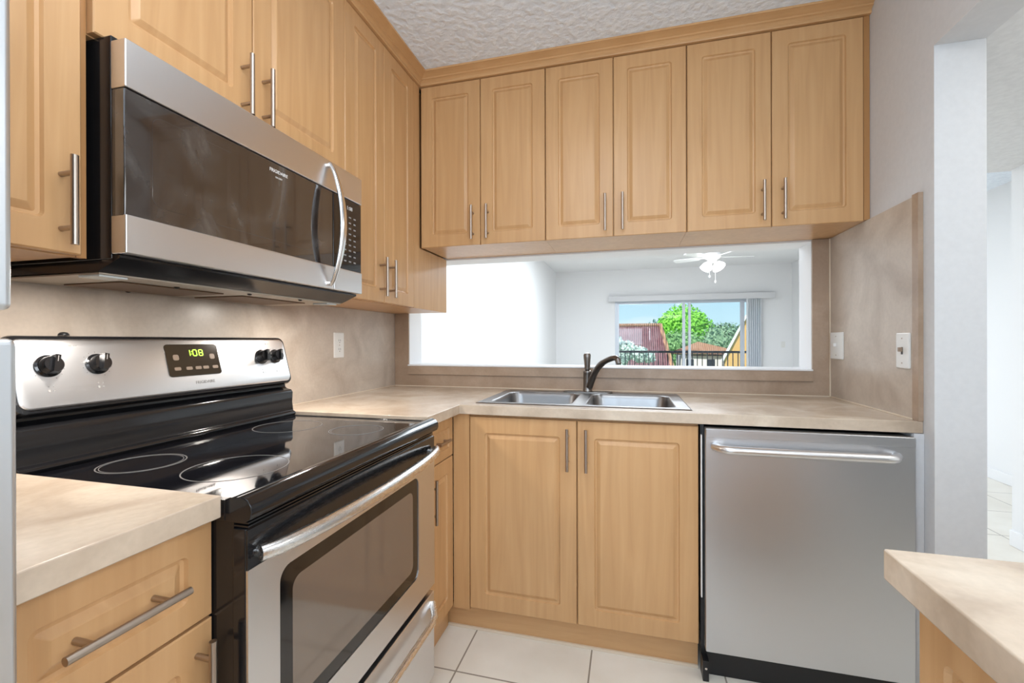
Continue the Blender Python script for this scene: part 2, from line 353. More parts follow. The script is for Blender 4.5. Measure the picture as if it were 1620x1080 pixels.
# insect screen frame on the right side of the door
struct('screen_frame', slab('y', [3.436, 3.466, 3.66, 3.684], [.041, .08, SZ - .08, SZ - .041], lambda a, b: not (3.466 < a < 3.66 and .08 < b < SZ - .08), 7.09, 7.11), M['alu'], parent=d)

# ------------------------------------------------------------------ kitchen laminate wall facing
def backsplash(name, label, bms, **k):
    t = thing('backsplash', label, 'backsplash', bms[0][3]); 
    for nm, bm, m, _ in bms: part(nm, bm, m, t)
    return t
backsplash('backsplash', 'mottled tan laminate backsplash on the left wall behind the stove', [
    ('panel', bx(.0005, .010, -1.999, -.012, .9145, 1.3215), M['splash'], (.005, -1.0, .9145)),
    ('caulk_bead', bx(.0102, .0145, -.916, -.020, .9145, .9185), M['caulk'], None)])
backsplash('backsplash', 'tan laminate surround framing the pass-through opening above the sink', [
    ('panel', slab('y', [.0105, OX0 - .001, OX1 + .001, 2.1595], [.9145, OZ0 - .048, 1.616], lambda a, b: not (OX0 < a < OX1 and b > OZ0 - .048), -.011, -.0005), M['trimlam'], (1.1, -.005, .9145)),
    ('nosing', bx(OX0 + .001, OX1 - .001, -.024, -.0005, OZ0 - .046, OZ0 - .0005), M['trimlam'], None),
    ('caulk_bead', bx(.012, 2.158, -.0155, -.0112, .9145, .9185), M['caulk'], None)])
backsplash('backsplash', 'tan laminate backsplash on the right wall carrying two switch plates', [
    ('panel', bx(2.160, 2.1715, -.598, -.0115, .9145, 1.6165), M['splash'], (2.166, -.3, .9145)),
    ('edge_strip', bx(2.158, 2.1715, -.6285, -.5985, .9145, 1.622), M['trimlam'], None),
    ('caulk_bead', bx(2.1555, 2.1598, -.60, -.017, .9145, .9185), M['caulk'], None),
    ('corner_bead', bx(2.1555, 2.1598, -.0165, -.0115, .919, 1.6165), M['caulk'], None)])

# ------------------------------------------------------------------ worktops
CT, CB = .914, .877
SINK = (.690, 1.515, -.572, -.078)
hx0, hx1, hy0, hy1 = SINK[0] + .018, SINK[1] - .018, SINK[2] + .018, SINK[3] - .018
solo('countertop', slab('z', [.002, .645, hx0, hx1, 2.1715], [-.9175, -.628, hy0, hy1, -.0015],
     lambda a, b: (a < .645 or b > -.628) and not (hx0 < a < hx1 and hy0 < b < hy1), CB, CT), M['counter'],
     'long L-shaped tan laminate countertop holding the sink', 'countertop', bevel=.0025)
solo('countertop', bx(.002, .645, -1.999, -1.686, CB, CT), M['counter'], 'short tan laminate countertop between the stove and the refrigerator', 'countertop', bevel=.0025)
solo('countertop', bx(1.589, 2.1715, -3.2, -1.634, CB, CT), M['counter'], 'tan laminate countertop corner at lower right, across from the stove', 'countertop', bevel=.0025)

# ------------------------------------------------------------------ cabinets
def bar_pull(parent, c, axis, n, L=.156, cc=.096, off=.034, name='handle'):
    c, a, n = Vector(c), Vector(axis), Vector(n); bm = B()
    tube(bm, [c + n * off - a * L / 2, c + n * off + a * L / 2], .0058, 14)
    for s in (-1, 1): tube(bm, [c + n * .0006 + a * s * cc / 2, c + n * (off - .004) + a * s * cc / 2], .0046, 10)
    return part(name, bm, M['nickel'], parent, smooth='auto')
def front(parent, name, plane, x, u0, u1, z0, z1, sgn, inset=.058, th=.019, m='wood', insz=None):
    """raised-panel front. plane 'x': spans y=u0..u1 facing sgn*x at x ; plane 'y': spans x=u0..u1 facing -y at y=x"""
    bm = B(); w, h = u1 - u0, z1 - z0
    if plane == 'x' and sgn > 0: o, u, v = (x, u0, z0), (0, 1, 0), (0, 0, 1)
    elif plane == 'x': o, u, v = (x, u1, z0), (0, -1, 0), (0, 0, 1)
    else: o, u, v = (u0, x, z0), (1, 0, 0), (0, 0, 1)
    i = min(inset, w * .3, h * .3)
    rings_plate(bm, o, u, v, w, h, [(0, .0005, -th), (0, .0005, -.0025), (.0025, .0005, 0), (i, .011, 0), (i + .003, .009, -.0060), (i + .009, .005, -.0072), (i + .020, .002, -.0012), (i + .0225, .001, -.0002)])
    return part(name, bm, M[m], parent)
UZ1, XF, YF = 2.384, .324, -.324
GW, GL, GB = 'wall cabinets above the pass-through', 'wall cabinets on the stove wall', 'base cabinets'
# --- back run
for i, (x0, x1, xs, a, b, lab) in enumerate((
        (.328, .9355, .630, .330, .934, 'maple wall cabinet in the inner corner, leftmost above the pass-through'),
        (.9365, 1.5265, 1.232, .938, 1.525, 'maple wall cabinet above the sink, middle of the row of three'),
        (1.5275, 2.1705, 1.840, 1.529, 2.150, 'maple wall cabinet against the right wall, rightmost above the pass-through'))):
    t = thing('wall_cabinet', lab, 'cabinet', ((x0 + x1) / 2, -.15, 1.618), GW)
    part('cabinet_body', bx(x0, x1, -.3035, -.0015, 1.618, UZ1), M['wood'], t)
    if i == 2: part('filler_strip', bx(2.1515, 2.1705, -.321, -.304, 1.618, UZ1), M['wood_dark'], t)
    for k, (p, q) in enumerate(((a, xs - .0015), (xs + .0015, b))):
        dr = front(t, 'door', 'y', YF, p, q, 1.618 - .004, UZ1 - .002, -1, inset=.056)
        bar_pull(dr, ((xs - .034) if k == 0 else (xs + .038), YF, 1.712), (0, 0, 1), (0, -1, 0))
# --- left run, corner unit
t = thing('wall_cabinet', 'tall maple wall cabinet between microwave and corner, bottom pulls', 'cabinet', (.15, -.45, 1.3225), GL)
part('cabinet_body', bx(.0015, .3035, -.9045, -.0030, 1.3225, UZ1), M['wood'], t)
part('side_panel', slab('x', [-.384, -.327, -.003], [1.3225, 1.6125, UZ1], lambda a, b: a < -.327 or b < 1.6125, .304, XF - .001), M['wood'], t)
for k, (p, q) in enumerate(((-.904, -.6465), (-.6435, -.386))):
    dr = front(t, 'door', 'x', XF, p, q, 1.3245, UZ1 - .002, 1, inset=.056)
    bar_pull(dr, (XF, -.645 + (-.034, .034)[k], 1.425), (0, 0, 1), (1, 0, 0))
# --- over the microwave
t = thing('wall_cabinet', 'short maple wall cabinet directly above the microwave', 'cabinet', (.15, -1.285, 1.745), GL)
part('cabinet_body', bx(.0015, .3035, -1.665, -.9055, 1.745, UZ1), M['wood'], t)
for k, (p, q) in enumerate(((-1.664, -1.3015), (-1.2985, -.906))):
    dr = front(t, 'door', 'x', XF, p, q, 1.747, UZ1 - .002, 1, inset=.060)
    bar_pull(dr, (XF, -1.300 + (-.036, .032)[k], 1.828), (0, 0, 1), (1, 0, 0))
# --- far left
t = thing('wall_cabinet', 'maple wall cabinet left of the microwave, cut off by the frame', 'cabinet', (.15, -1.83, 1.3225), GL)
part('cabinet_body', bx(.0015, .3035, -1.999, -1.682, 1.3225, UZ1), M['wood'], t)
part('filler_strip', bx(.29, .306, -1.6815, -1.6655, 1.3225, UZ1), M['wood_dark'], t)
dr = front(t, 'door', 'x', XF, -1.998, -1.683, 1.3245, UZ1 - .002, 1, inset=.054)
bar_pull(dr, (XF, -1.714, 1.414), (0, 0, 1), (1, 0, 0))
# --- crown moulding, mitred at the corner
bm = B(); prof = [(.0005, UZ1 + .0005), (.010, UZ1 + .0005), (.012, UZ1 + .004), (.012, UZ1 + .013), (.020, UZ1 + .019), (.026, UZ1 + .021), (.026, UZ1 + .028), (.040, UZ1 + .034), (.053, UZ1 + .038), (.057, UZ1 + .0385), (.057, CEIL - .0005), (-.018, CEIL - .0005), (-.018, UZ1 + .0005)]
secs = [[(XF + d, -1.999, z) for d, z in prof], [(XF + d, YF - d, z) for d, z in prof], [(2.1712, YF - d, z) for d, z in prof]]
rr = [[bm.verts.new(p) for p in s] for s in secs]
for a, b in zip(rr, rr[1:]):
    for k in range(len(prof)): bm.faces.new((a[k], a[(k + 1) % len(prof)], b[(k + 1) % len(prof)], b[k]))
bm.faces.new(rr[0]); bm.faces.new(rr[-1][::-1])
solo('crown_molding', bm, M['wood_h'], 'stepped maple crown molding running along the tops of the wall cabinets', 'molding')

# --- base units
BZ0, BZ1, XB, YB = .105, .866, .610, -.610
t = thing('base_cabinet', 'maple sink base cabinet with two doors left of the dishwasher', 'cabinet', (1.10, -.3, 0), GB)
part('cabinet_body', slab('z', [.6125, .700, 1.512, 1.530], [-.5905, -.570, -.022], lambda a, b: not (.700 < a < 1.512 and b > -.570), .095, .8765), M['wood'], t)
part('corner_stile', bx(.6105, .6785, YB + .002, -.591, .095, .8765), M['wood'], t)
part('toe_kick', bx(.560, 1.5300, -.574, -.560, .0005, .0945), M['wood_h'], t)
part('floor_bead', bx(.575, 1.5300, -.582, -.5745, .0005, .010), M['caulk'], t)
for k, (p, q) in enumerate(((.681, 1.1035), (1.1075, 1.5285))):
    dr = front(t, 'door', 'y', YB, p, q, BZ0, BZ1, -1, inset=.062)
    bar_pull(dr, (1.1055 + (-.033, .036)[k], YB, .762), (0, 0, 1), (0, -1, 0))
t = thing('base_cabinet', 'narrow maple base cabinet squeezed between the stove and the corner', 'cabinet', (.3, -.76, 0), GB)
part('cabinet_body', bx(.012, .5905, -.9165, -.6130, .095, .8765), M['wood'], t)
part('toe_kick', bx(.560, .5745, -.9165, -.5825, .0005, .0945), M['wood_h'], t)
dr = front(t, 'drawer', 'x', XB, -.914, -.6125, .712, BZ1, 1, inset=.036)
bar_pull(dr, (XB, -.735, .786), (0, 1, 0), (1, 0, 0), L=.10, cc=.064, off=.022)
dr = front(t, 'door', 'x', XB, -.914, -.6125, BZ0, .708, 1, inset=.055)
bar_pull(dr, (XB, -.842, .60), (0, 0, 1), (1, 0, 0))
t = thing('base_cabinet', 'maple base cabinet with drawer between the stove and the refrigerator', 'cabinet', (.3, -1.83, 0), GB)
part('cabinet_body', bx(.012, .5905, -1.996, -1.7005, .095, .8765), M['wood'], t)
part('toe_kick', bx(.560, .5745, -1.996, -1.6905, .0005, .0945), M['wood_h'], t)
dr = front(t, 'drawer', 'x', XB, -1.952, -1.672, .706, BZ1, 1, inset=.042)
bar_pull(dr, (XB, -1.816, .786), (0, 1, 0), (1, 0, 0))
dr = front(t, 'door', 'x', XB, -1.952, -1.672, BZ0, .701, 1, inset=.055)
bar_pull(dr, (XB, -1.701, .606), (0, 0, 1), (1, 0, 0))
t = thing('base_cabinet', 'maple base cabinet at lower right under the foreground countertop', 'cabinet', (1.9, -2.4, 0), GB)
part('cabinet_body', bx(1.634, 2.165, -3.19, -1.650, .095, .8765), M['wood'], t)
part('toe_kick', bx(1.665, 1.680, -3.19, -1.665, .0005, .0945), M['wood_h'], t)
for p, q in ((-2.05, -1.652), (-2.455, -2.055), (-2.86, -2.46)):
    dr = front(t, 'door', 'x', 1.615, p, q, BZ0, BZ1, -1, inset=.042)
    bar_pull(dr, (1.615, p + .032, .76), (0, 0, 1), (-1, 0, 0))

# ------------------------------------------------------------------ range
t = thing('range', 'freestanding electric range, black glass cooktop and stainless steel oven front', 'stove', (.672, -.922, 0)); RG = t
y0, y1 = -1.6745, -.9215
bm = bx(.03, .640, y0 + .006, y1 - .006, .030, .868)
box(bm, .58, .636, y0 + .02, y1 - .02, .03, .06)
for fx in (.07, .60):
    for fy in (y0 + .05, y1 - .05): tube(bm, [(fx, fy, .0005), (fx, fy, .031)], .018, 10)
part('range_body', bm, M['black'], t)
# cooktop: glass with rolled front lip
bm = B(); pr = [(.640, .868), (.672, .869), (.681, .874), (.685, .884), (.684, .896), (.677, .906), (.664, .911), (.645, .908), (.632, .900), (.632, .868)]
ra = [bm.verts.new((x, y0 - .004, z)) for x, z in pr]; rb = [bm.verts.new((x, y1 + .004, z)) for x, z in pr]
for k in range(len(pr)): bm.faces.new((ra[k], ra[(k + 1) % len(pr)], rb[(k + 1) % len(pr)], rb[k]))
bm.faces.new(ra); bm.faces.new(rb[::-1])
for ya, yb in ((y0 - .004, y0 + .010), (y1 - .010, y1 + .004)): box(bm, .10, .632, ya, yb, .8685, .9035)
ck = part('cooktop', bm, M['black'], t, smooth='auto', bevel=.0015)
gl = part('glass_surface', bx(.120, .6315, y0 + .0105, y1 - .0105, .8695, .9015), M['blackglass'], ck)
def ring(bm, c, r, w=.0022, n=56, h=.0004):
    vs = [[bm.verts.new((c[0] + math.cos(2 * math.pi * k / n) * q, c[1] + math.sin(2 * math.pi * k / n) * q, c[2] + z)) for k in range(n)] for q, z in ((r - w, 0), (r - w, h), (r, h), (r, 0))]
    for a in range(4):
        for k in range(n): bm.faces.new((vs[a][k], vs[a][(k + 1) % n], vs[(a + 1) % 4][(k + 1) % n], vs[(a + 1) % 4][k]))
for cx, cy, r in ((.258, -1.533, .078), (.486, -1.511, .098), (.262, -1.105, .098), (.502, -1.105, .078)):
    bm = B(); ring(bm, (cx, cy, .9016), r); ring(bm, (cx, cy, .9016), r - .006, .0012) if r < .09 else None
    part('burner_ring', bm, M['ring'], ck)
# back guard: lower console, neck and tilted control panel
bm = B(); pr = [(.012, .869), (.118, .869), (.132, .9025), (.137, .909), (.134, .916), (.126, .920), (.122, .950), (.124, .985), (.118, .994), (.100, .998), (.092, 1.004), (.090, 1.030), (.012, 1.030)]
ra = [bm.verts.new((x, y0, z)) for x, z in pr]; rb = [bm.verts.new((x, y1, z)) for x, z in pr]
for k in range(len(pr)): bm.faces.new((ra[k], ra[(k + 1) % len(pr)], rb[(k + 1) % len(pr)], rb[k]))
bm.faces.new(ra); bm.faces.new(rb[::-1])
part('rear_console', bm, M['black'], t, smooth='auto', bevel=.002)
th = math.atan2(.040, .150); U = Vector((0, 1, 0)); V = Vector((-math.sin(th), 0, math.cos(th))); N = U.cross(V)
PO = Vector((.128, y0 - .001, 1.020)); PW, PH = y1 - y0 + .002, .168
cp = part('control_panel', rings_plate(B(), PO - N * .045, U, V, PW, PH, [(.004, .02, 0), (.0, .024, .006), (0, .024, .034), (.003, .022, .040), (.010, .02, .0425)], seg=7), M['black'], t, smooth='auto')
fp = rings_plate(B(), PO - N * .002, U, V, PW, PH, [(.0098, .020, -.001), (.0098, .020, .0008), (.0118, .018, .0024), (.014, .016, .0030)], seg=7)
part('face_plate', fp, M['steel'], cp, smooth='auto', label='brushed stainless control face')
PF = PO + N * .0011
def onpanel(y, h): return PF + U * (y - PO.y) + V * h
for y in (-1.610, -1.520, -1.045, -.985):
    c = onpanel(y, .098); bm = B()
    lathe(bm, c, N, [(.0235, 0), (.0235, .004), (.0195, .006), (.0185, .019), (.0165, .0225), (.004, .0228)], 30)
    a = R(14); du = (U * math.cos(a) - V * math.sin(a)); dv = (V * math.cos(a) + U * math.sin(a))
    vs = [c + N * z + du * s * .0045 + dv * q * .0185 for z in (.016, .0315) for s in (-1, 1) for q in (-1, 1)]
    vv = [bm.verts.new(q) for q in vs]
    for f in ((0, 1, 3, 2), (4, 6, 7, 5), (0, 4, 5, 1), (2, 3, 7, 6), (0, 2, 6, 4), (1, 5, 7, 3)): bm.faces.new([vv[i] for i in f])
    part('knob', bm, M['black'], cp, smooth='auto')
    bm = B(); e = c + N * .0316 + dv * .010
    vv = [bm.verts.new(e + du * s * .0007 + dv * q * .006 + N * z) for z in (-.0002, .0003) for s in (-1, 1) for q in (-1, 1)]
    for f in ((0, 1, 3, 2), (4, 6, 7, 5), (0, 4, 5, 1), (2, 3, 7, 6), (0, 2, 6, 4), (1, 5, 7, 3)): bm.faces.new([vv[i] for i in f])
    part('knob_mark', bm, M['ring'], cp)
dp = part('display', rings_plate(B(), onpanel(-1.362, .053), U, V, .158, .090, [(0, .010, -.0010), (0, .010, .0012), (.002, .009, .0016)]), M['display'], cp)
# clock digits 1:08 as seven-segment bars
def pbar(bm, c, du_, dv_, hu, hv, z=.0022):
    vv = [bm.verts.new(c + du_ * s * hu + dv_ * q * hv + N * k) for k in (z - .0006, z) for s in (-1, 1) for q in (-1, 1)]
    for f in ((0, 1, 3, 2), (4, 6, 7, 5), (0, 4, 5, 1), (2, 3, 7, 6), (0, 2, 6, 4), (1, 5, 7, 3)): bm.faces.new([vv[i] for i in f])
bm = B(); segs = {'1': 'bc', '0': 'abcdef', '8': 'abcdefg'}
for ch, yc in (('1', -1.298), ('0', -1.278), ('8', -1.260)):
    c = onpanel(yc, .118); w, h = .0055, .0085
    for s in segs[ch]:
        o_ = {'a': (0, h), 'b': (w, h / 2), 'c': (w, -h / 2), 'd': (0, -h), 'e': (-w, -h / 2), 'f': (-w, h / 2), 'g': (0, 0)}[s]
        hz = s in 'adg'; pbar(bm, c + U * o_[0] + V * o_[1], U, V, .0042 if hz else .0013, .0013 if hz else .0036)
for q in (-.003, .003): pbar(bm, onpanel(-1.2875, .118 + q), U, V, .001, .001)
part('clock_digits', bm, M['led'], cp, label='glowing green clock digits')
for k, y in enumerate((-1.345, -1.312, -1.285, -1.262, -1.232)):
    part('button', rings_plate(B(), onpanel(y, .070), U, V, .018, .009, [(0, .003, .0010), (0, .003, .0024), (.001, .002, .0028)]), M['button'], cp)
for y in (-1.343, -1.235):
    part('button', rings_plate(B(), onpanel(y, .098), U, V, .016, .016, [(0, .005, .0010), (0, .005, .0024), (.001, .004, .0028)]), M['button'], cp)
for y in (-1.610, -1.520, -1.045, -.985):
    bm = B()
    for a in range(-130, 160, 26):
        a_ = R(a); pbar(bm, onpanel(y, .098) + (U * math.sin(a_) + V * math.cos(a_)) * .0285, U, V, .0008, .0008, .0003)
    part('dial_scale', bm, M['grey'], cp); bm = B(); o_ = onpanel(y, .050)
    for s, q in ((-1, -1), (1, -1), (-1, 1), (1, 1)): pbar(bm, o_ + U * s * .0045 + V * q * .0045, U, V, .0013, .0013, .0003)
    pbar(bm, o_ - U * .0045 - V * .0045, U, V, .0022, .0022, .0004)
    part('burner_symbol', bm, M['grey'], cp)
for y in (-1.565, -1.015):
    bm = B(); pbar(bm, onpanel(y, .142), U, V, .0025, .0025, .0003); pbar(bm, onpanel(y + .010, .142), U, V, .003, .0006, .0003); part('indicator_mark', bm, M['grey'], cp)
text_mesh('FRIGIDAIRE', .0118, onpanel(-1.262, .033) + N * .0002, U, V, M['grey'], 'lettering', cp)
part('vent_cap', lathe(B(), (.075, -1.565, 1.180), (0, 0, 1), [(.010, 0), (.009, .004), (.006, .007), (.001, .008)], 16), M['blackmat'], t, smooth=True)
# front: vent gap, oven door, storage drawer
XD = .672
for z in (.8566, .8625): part('vent_trim', bx(.6405, .669, y0 + .006, y1 - .006, z, z + .0028), M['black'], t)
bm = bx(.6405, XD - .004, y0 + .002, y1 - .002, .366, .8555)
dr = part('oven_door', bm, M['black'], t, bevel=.003)
part('door_top_strip', bx(XD - .0038, XD, y0 + .002, y1 - .002, .7875, .8545), M['black'], dr, bevel=.001)
W, H = (y1 - y0 - .004), .787 - .368
wy0, wy1, wz0, wz1 = -1.602, -1.040, .449, .755
bm = B(); o_ = Vector((XD - .0038, y0 + .002, .368)); out = rrect(W, H, .0, .002, 6)
inn = [(s + wy0 - (y0 + .002), q + wz0 - .368) for s, q in rrect(wy1 - wy0, wz1 - wz0, 0, .026, 6)]
L = len(out); rr = []
for loop, z in ((out, 0), (out, .0030), ([(s, q) for s, q in out], .0038), (inn, .0038), (inn, 0)):
    rr.append([bm.verts.new(o_ + Vector((z, s, q))) for s, q in loop])
for a, b in zip(rr, rr[1:]):
    for k in range(L): bm.faces.new((a[k], a[(k + 1) % L], b[(k + 1) % L], b[k]))
part('door_frame_plate', bm, M['steel'], dr, label='brushed stainless door face')
wn_ = part('window', rings_plate(B(), (XD - .0039, wy0, wz0), (0, 1, 0), (0, 0, 1), wy1 - wy0, wz1 - wz0, [(.0005, .0255, 0), (.0005, .0255, .0016), (.034, .022, .0017)], seg=6, close_last=False), M['ovenband'], dr)
part('window_pane', rings_plate(B(), (XD - .0037, wy0, wz0), (0, 1, 0), (0, 0, 1), wy1 - wy0, wz1 - wz0, [(.034, .022, 0), (.034, .022, .00165)], seg=6), M['ovenglass'], dr)
bm = B(); n = 30; pts = []; ya, yb = y0 + .016, y1 - .014
for k in range(n + 1):
    s = k / n; y = ya + (yb - ya) * s; b = min(1, math.sin(math.pi * s)) ** .55 if 0 < s < 1 else 0
    pts.append((XD + .012 + .040 * b, y, .812))
tube(bm, pts, [.0135 + .002 * math.sin(math.pi * k / n) for k in range(n + 1)], 16, squash=(1.0, .85), up=(1, 0, 0))
for yy in (ya + .012, yb - .012): tube(bm, [(XD + .0003, yy, .809), (XD + .016, yy, .809)], .010, 12)
part('handle', bm, M['steel_h'], dr, smooth='auto', label='wide bowed stainless handle')
dw = part('storage_drawer', bx(.6405, XD, y0 + .003, y1 - .003, .068, .346), M['steel'], t, bevel=.004)
bm = B(); pts = []
for k in range(25):
    s = k / 24; e = min(s, 1 - s); b = min(1, e / .07); b = math.sin(b * math.pi / 2); pts.append((XD + .002 + .026 * b, y0 + .030 + (y1 - y0 - .055) * s, .318 - .030 * b))
tube(bm, pts, .0105, 12, squash=(1, .7)); part('handle', bm, M['steel_h'], dw, smooth='auto')
RG.rotation_euler.z = R(.9)

# ------------------------------------------------------------------ microwave
t = thing('microwave', 'stainless steel over-the-range microwave with smoked glass door', 'microwave', (.2, -1.28, 1.30))
y0, y1, ys = -1.657, -.9075, -1.058
part('microwave_body', bx(.0105, .352, y0 + .003, y1 - .003, 1.322, 1.7435), M['black'], t, bevel=.002)
bm = B(); pr = [(.0105, 1.302), (.315, 1.300), (.372, 1.3240), (.372, 1.3290), (.3522, 1.3290), (.3522, 1.3215), (.0105, 1.3215)]
ra = [bm.verts.new((x, y0 + .004, z)) for x, z in pr]; rb = [bm.verts.new((x, y1 - .004, z)) for x, z in pr]
for k in range(len(pr)): bm.faces.new((ra[k], ra[(k + 1) % len(pr)], rb[(k + 1) % len(pr)], rb[k]))
bm.faces.new(ra); bm.faces.new(rb[::-1]); vp = part('underside_vent', bm, M['black'], t)
part('bottom_pan', bx(.018, .312, y0 + .008, y1 - .008, 1.2965, 1.2995), M['pan'], vp)
for ya, yb in ((-1.56, -1.31), (-1.25, -1.00)): part('grease_filter', bx(.06, .235, ya, yb, 1.2935, 1.2962), M['filter'], vp, bevel=.001)
part('lamp_lens', bx(.250, .306, -1.645, -1.595, 1.2925, 1.2962), M['lens'], vp); part('lamp_lens', bx(.250, .306, -.98, -.93, 1.2925, 1.2962), M['lens'], vp)
for q in ((.25, -1.45), (.29, -1.28), (.05, -1.42), (.30, -1.10)): part('screw', lathe(B(), (q[0], q[1], 1.2962), (0, 0, -1), [(.006, 0), (.005, .003), (.002, .004)], 10), M['blackmat'], vp)
dm = part('door', bx(.3555, .3895, y0, ys - .001, 1.337, 1.6385), M['mwglass'], t, bevel=.003)
part('window', rings_plate(B(), (.3897, y0 + .050, 1.432), (0, 1, 0), (0, 0, 1), ys - y0 - .150, .178, [(0, .02, 0), (0, .02, .0001), (.0004, .0196, .00015)], seg=5), M['mwglass'], dm, label='smoked brown viewing window')
part('bottom_band', bx(.3555, .393, y0 - .0002, ys - .001, 1.3305, 1.403), M['steel'], dm, bevel=.0025)
text_mesh('FRIGIDAIRE', .0125, (.3900, -1.283, 1.616), (0, 1, 0), (0, 0, 1), M['stripwhite'], 'lettering', dm)
text_mesh('GALLERY', .006, (.3900, -1.283, 1.601), (0, 1, 0), (0, 0, 1), M['stripwhite'], 'lettering', dm)
bm = B(); pts = []; yh = -1.083
for k in range(25):
    s = k / 24; b = math.sin(math.pi * s) ** .75; pts.append((.398 + .044 * b, yh + .004 * b, 1.340 + .378 * s))
tube(bm, pts, [.0065 + .0045 * math.sin(math.pi * k / 24) for k in range(25)], 14, squash=(1.25, .75), up=(1, 0, 0))
for z in (1.346, 1.712): tube(bm, [(.3934, yh, z), (.403, yh, z)], .008, 10)
part('handle', bm, M['chrome'], dm, smooth='auto', label='bow-shaped polished handle')
part('top_band', bx(.3555, .393, y0 - .0002, y1, 1.6395, 1.7295), M['steel'], t, bevel=.0025, label='brushed stainless vent band')
cm = part('control_panel', bx(.3555, .3895, ys + .001, y1, 1.337, 1.6385), M['blackglass'], t, bevel=.002)
part('bottom_band', bx(.3555, .393, ys + .001, y1, 1.3305, 1.403), M['steel'], cm, bevel=.0025)
text_mesh('1:08', .018, (.3898, -.973, 1.610), (0, 1, 0), (0, 0, 1), M['stripwhite'], 'clock_display', cm)
for r in range(9):
    for c in range(3):
        part('button', bx(.3896, .3901, -1.004 + c * .026, -.992 + c * .026, 1.578 - r * .0185, 1.5825 - r * .0185), M['grey'], cm)

HOOD_LAMPS = [(.278, -1.62, 1.2905), (.278, -.955, 1.2905)]  # right lamp is added, to even the light on the backsplash
# ------------------------------------------------------------------ dishwasher
t = thing('dishwasher', 'stainless steel dishwasher under the counter beside the sink cabinet', 'dishwasher', (1.84, -.35, 0))
part('tub', bx(1.548, 2.139, -.612, -.05, .105, .866), M['blackmat'], t)
d_ = part('door', bx(1.545, 2.142, -.650, -.6125, .108, .868), M['steel_x'], t, bevel=.004)
part('control_edge', bx(1.547, 2.140, -.6525, -.6505, .838, .8665), M['steel_x'], d_, bevel=.001)
bm = B(); pts = []
for k in range(31):
    s = k / 30; e = min(s, 1 - s); b = math.sin(min(1, e / .07) * math.pi / 2); pts.append((1.572 + .519 * s, -.652 - .045 * b, .808))
tube(bm, pts, .0135, 16); part('handle', bm, M['steel'], d_, smooth='auto', label='round tubular handle')
bm = bx(1.537, 2.142, -.600, -.585, .0005, .104); box(bm, 1.537, 1.556, -.640, -.6005, .0005, .070)
part('kick_plate', bm, M['blackmat'], t)
part('side_seal', bx(1.5335, 1.5375, -.628, -.615, .28, .84), M['stripwhite'], t); part('side_gap', bx(1.5335, 1.5445, -.6145, -.60, .106, .8765), M['blackmat'], t)
part('mounting_screw', lathe(B(), (1.547, -.6402, .045), (0, -1, 0), [(.004, 0), (.004, .002), (.001, .003)], 10), M['chrome'], t)
solo('filler_panel', bx(2.145, 2.1712, -.632, -.02, .0005, .8765), M['wall'], 'narrow grey painted filler between the dishwasher and the right wall', 'filler')

# ------------------------------------------------------------------ sink and faucet
t = thing('kitchen_sink', 'double-bowl stainless steel sink set into the countertop', 'sink', (1.10, -.32, .914))
x0, x1, y0, y1 = SINK; zt = .9175
bw = [(x0 + .045, x0 + .045 + .345), (x1 - .045 - .345, x1 - .045)]; by0, by1 = y0 + .030, y1 - .085
us = [x0 + .006, bw[0][0], bw[0][1], bw[1][0], bw[1][1], x1 - .006]; vs_ = [y0 + .006, by0, by1, y1 - .006]
bm = B()
inb = lambda a, b: by0 < b < by1 and any(p < a < q for p, q in bw)
vt = {}
def PV(i, j):
    if (i, j) not in vt: vt[(i, j)] = bm.verts.new((us[i], vs_[j], zt))
    return vt[(i, j)]
for i in range(5):
    for j in range(3):
        if not inb((us[i] + us[i + 1]) / 2, (vs_[j] + vs_[j + 1]) / 2): bm.faces.new((PV(i, j), PV(i + 1, j), PV(i + 1, j + 1), PV(i, j + 1)))
# rolled edge down to the counter
e = [(us[0], vs_[0]), (us[-1], vs_[0]), (us[-1], vs_[-1]), (us[0], vs_[-1])]; f_ = [(x0, y0), (x1, y0), (x1, y1), (x0, y1)]
a = [bm.verts.new((*p, zt)) for p in e]; b = [bm.verts.new((*p, .9145)) for p in f_]
for k in range(4): bm.faces.new((a[k], a[(k + 1) % 4], b[(k + 1) % 4], b[k]))
rim = part('rim', bm, M['sinksteel'], t)
for p, q in bw:
    bm = rings_plate(B(), (p, by0, zt), (1, 0, 0), (0, 1, 0), q - p, by1 - by0,
        [(0, .0001, 0), (.003, .045, .0002), (.007, .048, -.003), (.012, .05, -.02), (.018, .055, -.12), (.032, .06, -.155), (.07, .07, -.165), (.14, .02, -.168)], close_first=False, seg=8)
    bo = part('bowl', bm, M['sinksteel'], t, smooth='auto')
    part('drain', lathe(B(), ((p + q) / 2, (by0 + by1) / 2, zt - .167), (0, 0, 1), [(.042, 0), (.042, .002), (.034, .0026), (.030, .001), (.004, .001)], 24), M['chrome'], bo, smooth='auto')
t = thing('faucet', 'dull metal single-lever kitchen faucet behind the sink', 'faucet', (1.102, -.118, .9176))
part('escutcheon', rings_plate(B(), (.985, -.146, .9178), (1, 0, 0), (0, 1, 0), .235, .056, [(0, .027, 0), (0, .027, .004), (.004, .023, .006)], seg=6), M['faucet'], t, smooth='auto')
part('body', lathe(B(), (1.102, -.118, .924), (0, 0, 1), [(.0225, 0), (.021, .008), (.0195, .02), (.0195, .088), (.0205, .092), (.018, .098), (.010, .101)], 26), M['faucet'], t, smooth='auto')
part('lever', lathe(B(), (1.102, -.118, 1.0255), (-.02, 0, 1), [(.012, 0), (.0135, .010), (.0145, .03), (.0175, .060), (.018, .072), (.014, .080), (.005, .083)], 22), M['faucet'], t, smooth='auto')
S = Vector((1.112, -.130, .945)); E = Vector((1.228, -.262, 1.090)); bm = B(); pts = []
